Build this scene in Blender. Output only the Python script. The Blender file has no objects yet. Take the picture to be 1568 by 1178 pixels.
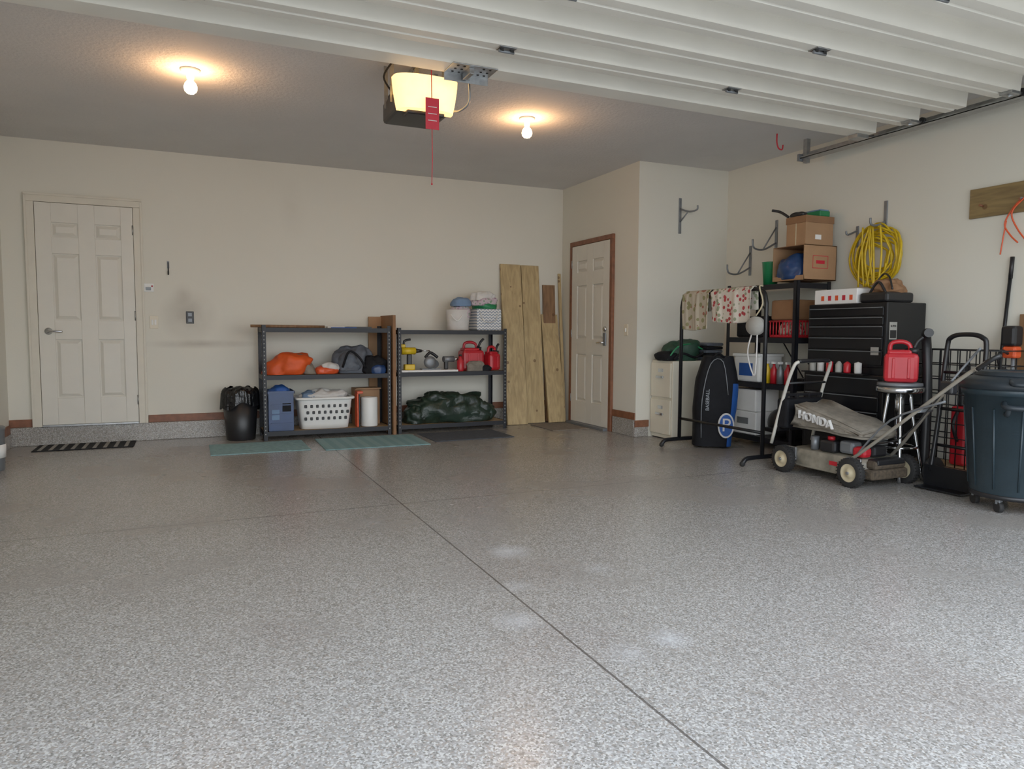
import bpy, bmesh, math, random
from mathutils import Vector, Matrix, noise
random.seed(7)
S=bpy.context.scene
COL=S.collection
try:
    S.view_settings.view_transform='Standard'
    S.view_settings.exposure=0.27
    S.view_settings.gamma=1.10
except Exception: pass

# ---------------------------------------------------------------- materials
def nodes(name):
    m=bpy.data.materials.new(name); m.use_nodes=True
    nt=m.node_tree; b=nt.nodes['Principled BSDF']
    return m,nt,b
def srgb(h):
    if isinstance(h,str):
        h=h.lstrip('#'); c=[int(h[i:i+2],16)/255 for i in (0,2,4)]
    else: c=[x/255 for x in h]
    return tuple(((x/12.92) if x<=0.04045 else ((x+0.055)/1.055)**2.4) for x in c)+(1,)
def mk(name,col,rough=0.5,metal=0.0,var=0.12,vs=8.0,bump=0.0,bs=60.0,spec=0.5,emit=None,es=0,trans=0):
    m,nt,b=nodes(name)
    c=srgb(col)
    tc=nt.nodes.new('ShaderNodeTexCoord')
    n=nt.nodes.new('ShaderNodeTexNoise'); n.inputs['Scale'].default_value=vs; n.inputs['Detail'].default_value=4
    nt.links.new(tc.outputs['Object'],n.inputs['Vector'])
    r=nt.nodes.new('ShaderNodeValToRGB')
    r.color_ramp.elements[0].position=0.3; r.color_ramp.elements[1].position=0.7
    r.color_ramp.elements[0].color=tuple(x*(1-var) for x in c[:3])+(1,)
    r.color_ramp.elements[1].color=tuple(min(1,x*(1+var)) for x in c[:3])+(1,)
    nt.links.new(n.outputs['Fac'],r.inputs['Fac']); nt.links.new(r.outputs['Color'],b.inputs['Base Color'])
    b.inputs['Roughness'].default_value=rough; b.inputs['Metallic'].default_value=metal
    b.inputs['Specular IOR Level'].default_value=spec
    if trans: b.inputs['Transmission Weight'].default_value=trans
    if bump:
        n2=nt.nodes.new('ShaderNodeTexNoise'); n2.inputs['Scale'].default_value=bs; n2.inputs['Detail'].default_value=3
        nt.links.new(tc.outputs['Object'],n2.inputs['Vector'])
        bp=nt.nodes.new('ShaderNodeBump'); bp.inputs['Strength'].default_value=bump; bp.inputs['Distance'].default_value=0.01
        nt.links.new(n2.outputs['Fac'],bp.inputs['Height']); nt.links.new(bp.outputs['Normal'],b.inputs['Normal'])
    if emit:
        b.inputs['Emission Color'].default_value=srgb(emit); b.inputs['Emission Strength'].default_value=es
    return m
def mathn(nt,op,a,b=None,c=None):
    n=nt.nodes.new('ShaderNodeMath'); n.operation=op
    for i,x in enumerate((a,b,c)):
        if x is None: continue
        if isinstance(x,(int,float)): n.inputs[i].default_value=x
        else: nt.links.new(x,n.inputs[i])
    return n.outputs[0]
def mixc(nt,f,a,b):
    n=nt.nodes.new('ShaderNodeMix'); n.data_type='RGBA'
    if isinstance(f,(int,float)): n.inputs[0].default_value=f
    else: nt.links.new(f,n.inputs[0])
    for i,x in ((6,a),(7,b)):
        if isinstance(x,tuple): n.inputs[i].default_value=x
        else: nt.links.new(x,n.inputs[i])
    return n.outputs[2]
def blobmask(nt,vec,cx,cy,cz,sx,sy,sz,soft=1.0):
    mp=nt.nodes.new('ShaderNodeMapping'); mp.vector_type='POINT'
    mp.inputs['Location'].default_value=(-cx/sx,-cy/sy,-cz/sz); mp.inputs['Scale'].default_value=(1/sx,1/sy,1/sz)
    nt.links.new(vec,mp.inputs['Vector'])
    l=nt.nodes.new('ShaderNodeVectorMath'); l.operation='LENGTH'; nt.links.new(mp.outputs[0],l.inputs[0])
    return mathn(nt,'MAXIMUM',mathn(nt,'SUBTRACT',1.0,l.outputs['Value']),0.0)

def floor_mat(name,curb=False):
    m,nt,b=nodes(name)
    tc=nt.nodes.new('ShaderNodeTexCoord'); v=tc.outputs['Object']
    vo=nt.nodes.new('ShaderNodeTexVoronoi'); vo.inputs['Scale'].default_value=180; nt.links.new(v,vo.inputs['Vector'])
    sep=nt.nodes.new('ShaderNodeSeparateColor'); nt.links.new(vo.outputs['Color'],sep.inputs[0])
    r=nt.nodes.new('ShaderNodeValToRGB'); r.color_ramp.interpolation='CONSTANT'
    els=[(0,'#8d8983'),(0.30,'#9d9993'),(0.52,'#b7b3ac'),(0.68,'#75716b'),(0.80,'#8f867c'),(0.90,'#a9a7a3')]
    cr=r.color_ramp; cr.elements[0].color=srgb(els[0][1]); cr.elements[1].position=els[1][0]; cr.elements[1].color=srgb(els[1][1])
    for p,c in els[2:]:
        e=cr.elements.new(p); e.color=srgb(c)
    nt.links.new(sep.outputs[0],r.inputs['Fac'])
    n=nt.nodes.new('ShaderNodeTexNoise'); n.inputs['Scale'].default_value=1.1; n.inputs['Detail'].default_value=4; nt.links.new(v,n.inputs['Vector'])
    mr=nt.nodes.new('ShaderNodeMapRange'); mr.interpolation_type='SMOOTHSTEP'; nt.links.new(n.outputs['Fac'],mr.inputs[0])
    mr.inputs[1].default_value=.4; mr.inputs[2].default_value=.75; mr.inputs[4].default_value=.32
    col=mixc(nt,mr.outputs[0],r.outputs['Color'],srgb('#766c62'))
    if not curb:
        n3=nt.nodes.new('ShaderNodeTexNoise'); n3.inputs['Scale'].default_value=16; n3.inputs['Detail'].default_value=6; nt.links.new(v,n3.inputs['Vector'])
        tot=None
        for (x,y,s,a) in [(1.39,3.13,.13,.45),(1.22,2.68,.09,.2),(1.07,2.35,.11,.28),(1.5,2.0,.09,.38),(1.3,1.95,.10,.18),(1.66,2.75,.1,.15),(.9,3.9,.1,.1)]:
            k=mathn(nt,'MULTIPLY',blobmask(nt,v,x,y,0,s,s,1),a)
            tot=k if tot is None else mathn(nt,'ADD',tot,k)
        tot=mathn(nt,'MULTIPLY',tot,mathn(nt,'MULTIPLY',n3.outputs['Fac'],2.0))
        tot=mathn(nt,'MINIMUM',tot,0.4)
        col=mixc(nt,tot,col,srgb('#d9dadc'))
        # saw-cut joints
        sx=nt.nodes.new('ShaderNodeSeparateXYZ'); nt.links.new(v,sx.inputs[0])
        jx=mathn(nt,'LESS_THAN',mathn(nt,'ABSOLUTE',mathn(nt,'SUBTRACT',sx.outputs[0],1.171)),0.0045)
        jy=mathn(nt,'LESS_THAN',mathn(nt,'ABSOLUTE',mathn(nt,'SUBTRACT',sx.outputs[1],4.28)),0.004)
        j=mathn(nt,'MAXIMUM',jx,jy)
        col=mixc(nt,mathn(nt,'MULTIPLY',j,0.8),col,srgb('#423c37'))
    nt.links.new(col,b.inputs['Base Color'])
    rr=mathn(nt,'ADD',mathn(nt,'MULTIPLY',n.outputs['Fac'],0.22),0.15); nt.links.new(rr,b.inputs['Roughness'])
    bp=nt.nodes.new('ShaderNodeBump'); bp.inputs['Strength'].default_value=0.16; bp.inputs['Distance'].default_value=0.002
    nt.links.new(sep.outputs[1],bp.inputs['Height']); nt.links.new(bp.outputs['Normal'],b.inputs['Normal'])
    return m
M={}
M['floor']=floor_mat('epoxy_flake_floor'); M['curb']=floor_mat('epoxy_flake_curb',True)

def wall_mat():
    m,nt,b=nodes('painted_drywall')
    tc=nt.nodes.new('ShaderNodeTexCoord'); v=tc.outputs['Object']
    n=nt.nodes.new('ShaderNodeTexNoise'); n.inputs['Scale'].default_value=0.9; n.inputs['Detail'].default_value=6; nt.links.new(v,n.inputs['Vector'])
    col=mixc(nt,n.outputs['Fac'],srgb('#d6d2c4'),srgb('#dfdccf'))
    n2=nt.nodes.new('ShaderNodeTexNoise'); n2.inputs['Scale'].default_value=5; n2.inputs['Detail'].default_value=6; nt.links.new(v,n2.inputs['Vector'])
    tot=None
    for (x,z,sx,sz,a) in [(0.0,1.2,.28,.28,.75),(0.1,0.93,.6,.05,.7),(-.05,1.42,.1,.12,.35),(.5,1.05,.35,.2,.25),(1.0,2.3,.15,.35,.15)]:
        k=mathn(nt,'MULTIPLY',blobmask(nt,v,x,7.77,z,sx,.3,sz),a); tot=k if tot is None else mathn(nt,'ADD',tot,k)
    tot=mathn(nt,'MULTIPLY',tot,mathn(nt,'MULTIPLY',n2.outputs['Fac'],1.2))
    col=mixc(nt,tot,col,srgb('#8f8578'))
    nt.links.new(col,b.inputs['Base Color']); b.inputs['Roughness'].default_value=0.75
    n4=nt.nodes.new('ShaderNodeTexNoise'); n4.inputs['Scale'].default_value=90; nt.links.new(v,n4.inputs['Vector'])
    bp=nt.nodes.new('ShaderNodeBump'); bp.inputs['Strength'].default_value=0.08; bp.inputs['Distance'].default_value=0.004
    nt.links.new(n4.outputs['Fac'],bp.inputs['Height']); nt.links.new(bp.outputs['Normal'],b.inputs['Normal'])
    return m
M['wall']=wall_mat()
M['ceil']=mk('ceiling_paint','#d3d1cf',0.9,var=.03,vs=2,bump=.5,bs=45)
M['doorp']=mk('door_paint','#d9d5c9',0.4,var=.02)
M['trimp']=mk('trim_paint','#d6d0c0',0.5,var=.03)
M['brown']=mk('brown_wood_trim','#7d4f37',0.5,var=.2,vs=20)
M['plate']=mk('ivory_plastic','#dcd3bd',0.4,var=.02)
M['white']=mk('white_plastic','#e6e6e2',0.4,var=.03)
M['paper']=mk('white_card','#e9e7e3',0.7,var=.03)
M['black']=mk('black_plastic','#1b1b1d',0.4,var=.15)
M['blackm']=mk('black_enamel','#121316',0.35,var=.1,spec=.4)
M['steelb']=mk('black_steel','#12141b',0.5,var=.1,metal=.1)
M['rubber']=mk('rubber','#1f1e1d',0.8,var=.2)
M['steel']=mk('galvanised_steel','#a5a7a8',0.35,metal=.85,var=.15,vs=30)
M['chrome']=mk('chrome','#c9cbcd',0.15,metal=1,var=.03)
M['greym']=mk('grey_metal','#7e8286',0.45,metal=.5,var=.1)
M['mtube']=mk('mower_handle_tube','#a59f92',0.4,metal=.4,var=.1)
M['doorw']=mk('garage_door_white','#e4e0d5',0.5,var=.05,vs=3)
M['red']=mk('red_plastic','#b8202a',0.35,var=.08)
M['redtag']=mk('red_tag','#c22335',0.5,var=.05)
M['orange']=mk('orange_fabric','#d9531c',0.6,var=.12,bump=.4,bs=25)
M['orangep']=mk('orange_plastic','#d9542b',0.4,var=.08)
M['yellow']=mk('yellow_plastic','#d8b51f',0.4,var=.08)
M['hose']=mk('yellow_hose','#cfae18',0.45,var=.15,vs=20)
M['bluep']=mk('blue_plastic','#1c3966',0.35,var=.2)
M['bluef']=mk('blue_fabric','#1d4f9a',0.6,var=.12)
M['greyf']=mk('grey_fabric','#555b64',0.6,var=.3,vs=12,bump=.5,bs=20)
M['lgreyf']=mk('light_grey_fabric','#7d766a',0.85,var=.2,vs=20,bump=.4,bs=60)
M['blackf']=mk('black_fabric','#111216',0.75,var=.3,bump=.4,bs=20,spec=.25)
M['tarp']=mk('green_tarp','#1f2e25',0.4,var=.35,vs=9,bump=.8,bs=18)
M['greenb']=mk('green_bag','#1a3b2b',0.6,var=.35,bump=.5,bs=15)
M['greenp']=mk('green_plastic','#1c7a4a',0.4,var=.1)
M['card']=mk('cardboard','#a57f5c',0.8,var=.08,vs=6)
M['card2']=mk('cardboard_dark','#8a6444',0.8,var=.12,vs=6)
M['bag']=mk('bin_liner','#111214',0.25,var=.3,bump=.9,bs=25)
M['can']=mk('slate_green_plastic','#26343b',0.45,var=.1,vs=12,bump=.1,bs=60)
M['canl']=mk('slate_plastic_lid','#20282e',0.45,var=.1)
M['beige']=mk('filing_cabinet_enamel','#d9d3c0',0.4,var=.03)
M['teal']=mk('teal_rug','#7fa0a2',0.95,var=.2,vs=25,bump=.5,bs=120)
M['dmat']=mk('charcoal_mat','#45494f',0.95,var=.2,vs=30,bump=.5,bs=120)
M['tmat']=mk('taupe_mat','#7d7265',0.95,var=.2,vs=30,bump=.5,bs=120)
M['mowd']=mk('mower_deck_paint','#827c6e',0.45,var=.35,vs=15)
M['tan']=mk('tan_plastic','#bdb090',0.5,var=.15,vs=15)
M['tubew']=mk('cream_tube','#c4c1b6',0.35,var=.05)
M['dirt']=mk('grass_dirt','#4b4032',0.9,var=.4,vs=40)
M['bulb']=mk('bulb_glow','#fff2d8',0.4,emit='#ffc389',es=105)
M['lens']=mk('opener_lens','#e8dcc0',0.4,emit='#ffc676',es=1.7)
M['slot']=mk('slot_light','#a09e97',0.6)
M['stripe']=mk('mat_stripe','#8d8a83',0.9)
M['pink']=mk('pink_cloth','#b99aa5',0.85,var=.15,bump=.4,bs=30)
M['clothw']=mk('white_cloth','#cfcdc9',0.85,var=.06,bump=.4,bs=30)
M['ltblue']=mk('blue_grey_cloth','#6d87a6',0.85,var=.1,bump=.4,bs=30)
M['concrete']=mk('driveway_concrete','#a8a49c',0.9,var=.1,vs=3)

def wood(name,c1,c2,axis='Z'):
    m,nt,b=nodes(name)
    tc=nt.nodes.new('ShaderNodeTexCoord'); mp=nt.nodes.new('ShaderNodeMapping')
    mp.inputs['Scale'].default_value={'Z':(1,1,.12),'Y':(1,.12,1),'X':(.12,1,1)}[axis]
    nt.links.new(tc.outputs['Object'],mp.inputs['Vector'])
    w=nt.nodes.new('ShaderNodeTexNoise'); w.inputs['Scale'].default_value=28; w.inputs['Detail'].default_value=5; w.inputs['Distortion'].default_value=.9
    nt.links.new(mp.outputs[0],w.inputs['Vector'])
    r=nt.nodes.new('ShaderNodeValToRGB'); r.color_ramp.elements[0].position=.3; r.color_ramp.elements[1].position=.65
    r.color_ramp.elements[0].color=srgb(c1); r.color_ramp.elements[1].color=srgb(c2); nt.links.new(w.outputs['Fac'],r.inputs['Fac'])
    vo=nt.nodes.new('ShaderNodeTexVoronoi'); vo.inputs['Scale'].default_value=7; nt.links.new(tc.outputs['Object'],vo.inputs['Vector'])
    k=mathn(nt,'LESS_THAN',vo.outputs['Distance'],0.13)
    col=mixc(nt,mathn(nt,'MULTIPLY',k,0.7),r.outputs['Color'],srgb('#5d3b20'))
    nt.links.new(col,b.inputs['Base Color']); b.inputs['Roughness'].default_value=0.55
    return m
M['pine']=wood('pine_plank','#a18a60','#bfa779'); M['dwood']=wood('dark_plank','#6a4c32','#8d6a48')
M['board']=wood('weathered_board','#6e5a3a','#8a744a','Y'); M['osb']=wood('particle_board','#9c7c55','#b99a70','X')

def patt(name,base,c1,c2,scale,th=.35):
    m,nt,b=nodes(name)
    tc=nt.nodes.new('ShaderNodeTexCoord'); vo=nt.nodes.new('ShaderNodeTexVoronoi'); vo.inputs['Scale'].default_value=scale
    nt.links.new(tc.outputs['Object'],vo.inputs['Vector'])
    k=mathn(nt,'LESS_THAN',vo.outputs['Distance'],th)
    sep=nt.nodes.new('ShaderNodeSeparateColor'); nt.links.new(vo.outputs['Color'],sep.inputs[0])
    pc=mixc(nt,mathn(nt,'GREATER_THAN',sep.outputs[0],.5),srgb(c1),srgb(c2))
    col=mixc(nt,k,srgb(base),pc); nt.links.new(col,b.inputs['Base Color']); b.inputs['Roughness'].default_value=.85
    return m
M['towel1']=patt('print_towel_a','#b3ab99','#85845f','#95604f',20,.4)
M['towel2']=patt('print_towel_b','#cfc8bb','#a53a3e','#8c9478',26,.40)
M['floral']=patt('floral_cloth','#c3b2b9','#957085','#829a82',36,.36)
def wavemat(name,c1,c2,scale,direction='X',zig=False):
    m,nt,b=nodes(name)
    tc=nt.nodes.new('ShaderNodeTexCoord'); sx=nt.nodes.new('ShaderNodeSeparateXYZ'); nt.links.new(tc.outputs['Object'],sx.inputs[0])
    if zig:
        a=mathn(nt,'MULTIPLY',mathn(nt,'PINGPONG',sx.outputs[0],0.02),1.0)
        val=mathn(nt,'ADD',sx.outputs[2],a)
    else: val=sx.outputs[{'X':0,'Y':1,'Z':2}[direction]]
    f=mathn(nt,'FRACT',mathn(nt,'MULTIPLY',val,scale)); k=mathn(nt,'GREATER_THAN',f,.5)
    nt.links.new(mixc(nt,k,srgb(c1),srgb(c2)),b.inputs['Base Color']); b.inputs['Roughness'].default_value=.85
    return m
M['chev']=wavemat('chevron_fabric','#8c98a6','#e4e2de',32,zig=True)
M['tealstr']=wavemat('teal_striped_rug','#7fa0a2','#739799',9,'X')

# ---------------------------------------------------------------- builder
def crom(pts,k=6,closed=False):
    P=[Vector(p) for p in pts]; n=len(P); out=[]
    rng=range(n if closed else n-1)
    for i in rng:
        g=lambda j: P[j%n] if closed else P[max(0,min(n-1,j))]
        p0,p1,p2,p3=g(i-1),g(i),g(i+1),g(i+2)
        for s in range(k):
            t=s/k
            out.append(0.5*((2*p1)+(p2-p0)*t+(2*p0-5*p1+4*p2-p3)*t*t+(3*p1-p0-3*p2+p3)*t**3))
    if not closed: out.append(P[-1])
    return out
class B:
    def __init__(s,name): s.name=name; s.V=[];s.F=[];s.m=[];s.FM=[];s.SM=[]
    def mi(s,m):
        m=M[m] if isinstance(m,str) else m
        if m not in s.m: s.m.append(m)
        return s.m.index(m)
    def add(s,V,F,m,smooth=False,X=None):
        o=len(s.V); k=s.mi(m)
        for v in V:
            v=Vector(v); s.V.append((X@v) if X is not None else v)
        for f in F: s.F.append([o+i for i in f]); s.FM.append(k); s.SM.append(smooth)
        return s
    def box(s,lo,hi,m,bev=0.0,X=None,rot=None):
        lo=Vector(lo);hi=Vector(hi);c=(lo+hi)/2;d=hi-lo
        bm=bmesh.new(); bmesh.ops.create_cube(bm,size=1)
        for v in bm.verts: v.co=Vector((v.co.x*d.x,v.co.y*d.y,v.co.z*d.z))
        if bev>0: bmesh.ops.bevel(bm,geom=list(bm.edges),offset=min(bev,min(d)*.45),segments=2,affect='EDGES',profile=.5)
        T=Matrix.Translation(c)
        if rot: T=T@Matrix.Rotation(rot[0],4,rot[1])
        if X is not None: T=X@T
        bm.verts.index_update()
        s.add([v.co.copy() for v in bm.verts],[[v.index for v in f.verts] for f in bm.faces],m,False,T); bm.free(); return s
    def frust(s,lo,hi,m,axis,h,inset):
        if axis=='y-':
            (x0,y,z0),(x1,_,z1)=lo,hi; a=[(x0,y,z0),(x1,y,z0),(x1,y,z1),(x0,y,z1)]; i=inset
            b=[(x0+i,y-h,z0+i),(x1-i,y-h,z0+i),(x1-i,y-h,z1-i),(x0+i,y-h,z1-i)]
        else:
            (x,y0,z0),(_,y1,z1)=lo,hi; a=[(x,y0,z0),(x,y1,z0),(x,y1,z1),(x,y0,z1)]; i=inset
            b=[(x-h,y0+i,z0+i),(x-h,y1-i,z0+i),(x-h,y1-i,z1-i),(x-h,y0+i,z1-i)]
        return s.add(a+b,[(0,1,5,4),(1,2,6,5),(2,3,7,6),(3,0,4,7),(4,5,6,7),(3,2,1,0)],m)
    def cyl(s,p0,p1,r0,m,r1=None,n=20,smooth=True):
        return s.tube([p0,p1],r0,m,n=n,r1=r1)
    def tube(s,pts,r,m,n=8,closed=False,smooth=0,r1=None,caps=True):
        P=[Vector(p) for p in pts]
        if smooth: P=crom(P,smooth,closed)
        k=len(P); V=[];F=[]
        up=None
        for i,p in enumerate(P):
            if closed: t=(P[(i+1)%k]-P[i-1])
            else: t=P[min(i+1,k-1)]-P[max(i-1,0)]
            t=t.normalized() if t.length>1e-9 else Vector((0,0,1))
            if up is None:
                up=Vector((0,0,1)) if abs(t.z)<.9 else Vector((1,0,0))
            up=(up-t*up.dot(t))
            up=up.normalized() if up.length>1e-6 else t.orthogonal().normalized()
            sd=t.cross(up)
            rr=r if r1 is None else r+(r1-r)*i/(k-1)
            for j in range(n):
                a=2*math.pi*j/n; V.append(p+(up*math.cos(a)+sd*math.sin(a))*rr)
        for i in range(k if closed else k-1):
            for j in range(n):
                a=i*n+j;b=i*n+(j+1)%n;c=((i+1)%k)*n+(j+1)%n;d=((i+1)%k)*n+j
                F.append((a,d,c,b))
        s.add(V,F,m,True)
        if not closed and caps:
            o=len(s.V)-len(V)
            s.F.append([o+j for j in range(n)]);s.FM.append(s.mi(m));s.SM.append(False)
            s.F.append([o+(k-1)*n+j for j in reversed(range(n))]);s.FM.append(s.mi(m));s.SM.append(False)
        return s
    def lathe(s,prof,c,m,n=32,axis=(0,0,1),smooth=True,sx=1,sy=1,caps=True):
        V=[];F=[];k=len(prof)
        for r,z in prof:
            for j in range(n):
                a=2*math.pi*j/n; V.append(Vector((r*math.cos(a)*sx,r*math.sin(a)*sy,z)))
        for i in range(k-1):
            for j in range(n):
                F.append((i*n+j,i*n+(j+1)%n,(i+1)*n+(j+1)%n,(i+1)*n+j))
        if caps and prof[0][0]>1e-6: F.append(tuple(reversed(range(n))))
        if caps and prof[-1][0]>1e-6: F.append(tuple((k-1)*n+j for j in range(n)))
        q=Vector((0,0,1)).rotation_difference(Vector(axis)).to_matrix().to_4x4()
        return s.add(V,F,m,smooth,Matrix.Translation(Vector(c))@q)
    def ball(s,c,r,m,n=16):
        if isinstance(r,(int,float)): r=(r,r,r)
        prof=[(max(1e-5,math.sin(math.pi*i/n)),-math.cos(math.pi*i/n)) for i in range(n+1)]
        V=[];F=[]
        L=24
        for rr,z in prof:
            for j in range(L):
                a=2*math.pi*j/L; V.append(Vector((rr*math.cos(a)*r[0],rr*math.sin(a)*r[1],z*r[2]))+Vector(c))
        for i in range(n):
            for j in range(L): F.append((i*L+j,i*L+(j+1)%L,(i+1)*L+(j+1)%L,(i+1)*L+j))
        return s.add(V,F,m,True)
    def blob(s,c,r,m,amp=.25,freq=6,flat=True,seed=0,e=.8,ridge=True,tilt=0):
        c=Vector(c); n=40; L=56; V=[];F=[]
        def sp(x,p): return math.copysign(abs(x)**p,x)
        for i in range(n+1):
            th=math.pi*i/n
            for j in range(L):
                a=2*math.pi*j/L
                d=Vector((sp(math.cos(a),e)*math.sin(th)**e,sp(math.sin(a),e)*math.sin(th)**e,-sp(math.cos(th),e)))
                w=Vector((d.x*r[0],d.y*r[1],d.z*r[2]))
                q=w*freq+Vector((seed*3.1,seed*1.7,seed))
                nz=noise.noise(q)*.6+noise.noise(q*2.3)*.3
                if ridge: nz+= (0.5-abs(noise.noise(q*1.4+Vector((5,5,5)))))*.5-.15+ (0.4-abs(noise.noise(q*3.2)))*.22
                w=w*(1+amp*nz)
                if flat:
                    if w.z<-r[2]*.55: w.z=-r[2]*.55
                    w.z+=r[2]*.55
                w.x+=tilt*w.z
                V.append(c+w)
        for i in range(n):
            for j in range(L): F.append((i*L+j,i*L+(j+1)%L,(i+1)*L+(j+1)%L,(i+1)*L+j))
        return s.add(V,F,m,True)
    def grid(s,fn,nu,nv,m,smooth=True):
        V=[fn(i/nu,j/nv) for j in range(nv+1) for i in range(nu+1)]
        F=[(j*(nu+1)+i,j*(nu+1)+i+1,(j+1)*(nu+1)+i+1,(j+1)*(nu+1)+i) for j in range(nv) for i in range(nu)]
        return s.add(V,F,m,smooth)
    def text(s,t,size,X,m,ext=.001):
        cu=bpy.data.curves.new('t','FONT'); cu.body=t; cu.size=size; cu.align_x='CENTER'; cu.align_y='CENTER'; cu.extrude=ext
        o=bpy.data.objects.new('t',cu); COL.objects.link(o)
        bpy.context.view_layer.update()
        me=bpy.data.meshes.new_from_object(o.evaluated_get(bpy.context.evaluated_depsgraph_get()))
        s.add([v.co.copy() for v in me.vertices],[list(p.vertices) for p in me.polygons],m,False,X)
        bpy.data.objects.remove(o); bpy.data.meshes.remove(me); bpy.data.curves.remove(cu); return s
    def done(s,solid=0):
        me=bpy.data.meshes.new(s.name)
        me.from_pydata([tuple(v) for v in s.V],[],s.F)
        for m in s.m: me.materials.append(m)
        me.polygons.foreach_set('material_index',s.FM); me.polygons.foreach_set('use_smooth',s.SM)
        me.update()
        o=bpy.data.objects.new(s.name,me); COL.objects.link(o)
        if solid:
            md=o.modifiers.new('th','SOLIDIFY'); md.thickness=solid; md.offset=0
        return o
def quadM(o,x,y):
    x=Vector(x).normalized();y=Vector(y).normalized();z=x.cross(y)
    return Matrix((( x.x,y.x,z.x,o[0]),(x.y,y.y,z.y,o[1]),(x.z,y.z,z.z,o[2]),(0,0,0,1)))

# ---------------------------------------------------------------- room
XL,XR,YB,XS,YA,HC=-1.51,5.25,7.774,4.133,6.157,2.767
YF=1.3
B('floor').box((XL-.15,.6,-.1),(XR+.15,YB+.15,0),'floor').done()
B('driveway_ground').box((-14,-22,-.14),(18,.6,-.02),'concrete').done()
B('ceiling').box((XL-.15,YF-.15,HC),(XR+.15,YB+.15,HC+.12),'ceil').done()
B('wall_back').box((XL-.15,YB,0),(XS,YB+.15,HC),'wall').done()
B('wall_left').box((XL-.15,YF-.15,0),(XL,YB,HC),'wall').done()
B('wall_right').box((XR,YF-.15,0),(XR+.15,YA,HC),'wall').done()
B('wall_side_entry').box((XS,YA+.12,0),(XS+.12,YB+.15,HC),'wall').done()
B('wall_alcove').box((XS,YA,0),(XR+.15,YA+.12,HC),'wall').done()
w=B('wall_front')
w.box((XL,YF-.15,0),(-1.2,YF,HC),'wall').box((4.95,YF-.15,0),(XR,YF,HC),'wall').box((-1.2,YF-.15,2.5),(4.95,YF,HC),'wall').done()
B('trim_curb_back').box((XL,YB-.02,0),(XS,YB-.0005,.172),'curb',.006).done()
B('trim_curb_entry').box((XS-.02,YA+.0,0),(XS-.0005,6.57,.172),'curb',.006).done()
B('trim_curb_alcove').box((XS-.02,YA-.02,0),(4.28,YA-.0005,.10),'curb',.006).done()
B('baseboard_back').box((XL,YB-.014,.173),(-1.325,YB-.0005,.245),'brown',.004).box((-.380,YB-.014,.173),(XS-.03,YB-.0005,.245),'brown',.004).done()
B('baseboard_entry').box((XS-.014,YA-.0,.173),(XS-.0005,6.585,.245),'brown',.004).done()
B('baseboard_alcove').box((XS-.014,YA-.014,.10),(4.29,YA-.0005,.17),'brown',.004).done()
B('baseboard_left').box((XL+.0005,1.4,.12),(XL+.014,YB-.03,.2),'brown',.004).box((XL+.0005,1.4,0),(XL+.02,YB-.03,.12),'curb',.004).done()

ROWS=[(.175,.305),(.455,1.06),(1.235,1.775)]
d=B('door_1'); x0,x1,z0=-1.246,-.462,.19; H=2.02; w_=x1-x0; zt=z0+H
yb=YB-.004
d.box((x0,yb-.012,z0),(x1,yb,zt),'doorp')
cols=[(.16*w_,.43*w_),(.60*w_,.87*w_)]
yf=yb-.030
xs_=[0]+[c for cc in cols for c in cc]+[w_]
for a,b_ in ((xs_[0],xs_[1]),(xs_[2],xs_[3]),(xs_[4],xs_[5])): d.box((x0+a,yf,z0),(x0+b_,yb-.012,zt),'doorp',.003)
zr=[0]+[r for rr in ROWS for r in rr]+[H]
for a,b_ in ((zr[0],zr[1]),(zr[2],zr[3]),(zr[4],zr[5]),(zr[6],zr[7])):
    for c in cols: d.box((x0+c[0],yf,zt-b_),(x0+c[1],yb-.012,zt-a),'doorp',.003)
for c in cols:
    for r in ROWS: d.frust((x0+c[0]+.010,yb-.0125,zt-r[1]+.010),(x0+c[1]-.010,yb-.0125,zt-r[0]-.010),'doorp','y-',.015,.028)
lx,lz=x0+.075,1.05
d.lathe([(.032,0),(.032,.008),(.014,.012),(.012,.05),(.0,.05)],(lx,yf,lz),'chrome',axis=(0,-1,0))
d.tube([(lx,yf-.045,lz),(lx+.05,yf-.05,lz),(lx+.115,yf-.045,lz-.004)],.009,'chrome',smooth=4)
d.box((x0,YB-.05,.172),(x1,YB-.0005,.19),'steel',.002)
for hz in (.4,1.2,2.0): d.cyl((x1-.002,yf-.004,hz-.045),(x1-.002,yf-.004,hz+.045),.006,'steel',n=8)
d.done()
t=B('trim_door_back')
for xa,xb in ((-1.322,-1.25),(-.458,-.386)):
    t.box((xa,YB-.034,.173),(xb,YB-.0005,2.213),'trimp',.002)
    oa=(xa-.003) if xa<-1 else xb-.015
    t.box((oa,YB-.042,.173),(oa+.018,YB-.0345,2.268),'trimp',.002)
t.box((-1.322,YB-.034,2.214),(-.386,YB-.0005,2.285),'trimp',.002).box((-1.325,YB-.042,2.27),(-.383,YB-.0345,2.288),'trimp',.002).done()
d=B('door_2'); y0,y1,z0,H=6.645,7.465,.03,2.02; w_=y1-y0; zt=z0+H; xb=XS-.003
d.box((xb-.012,y0,z0),(xb,y1,zt),'doorp'); xf=xb-.030
cols=[(.15*w_,.42*w_),(.58*w_,.85*w_)]; xs_=[0]+[c for cc in cols for c in cc]+[w_]
for a,b_ in ((xs_[0],xs_[1]),(xs_[2],xs_[3]),(xs_[4],xs_[5])): d.box((xf,y0+a,z0),(xb-.012,y0+b_,zt),'doorp',.003)
for a,b_ in ((zr[0],zr[1]),(zr[2],zr[3]),(zr[4],zr[5]),(zr[6],H)):
    for c in cols: d.box((xf,y0+c[0],zt-b_),(xb-.012,y0+c[1],zt-a),'doorp',.003)
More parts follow.
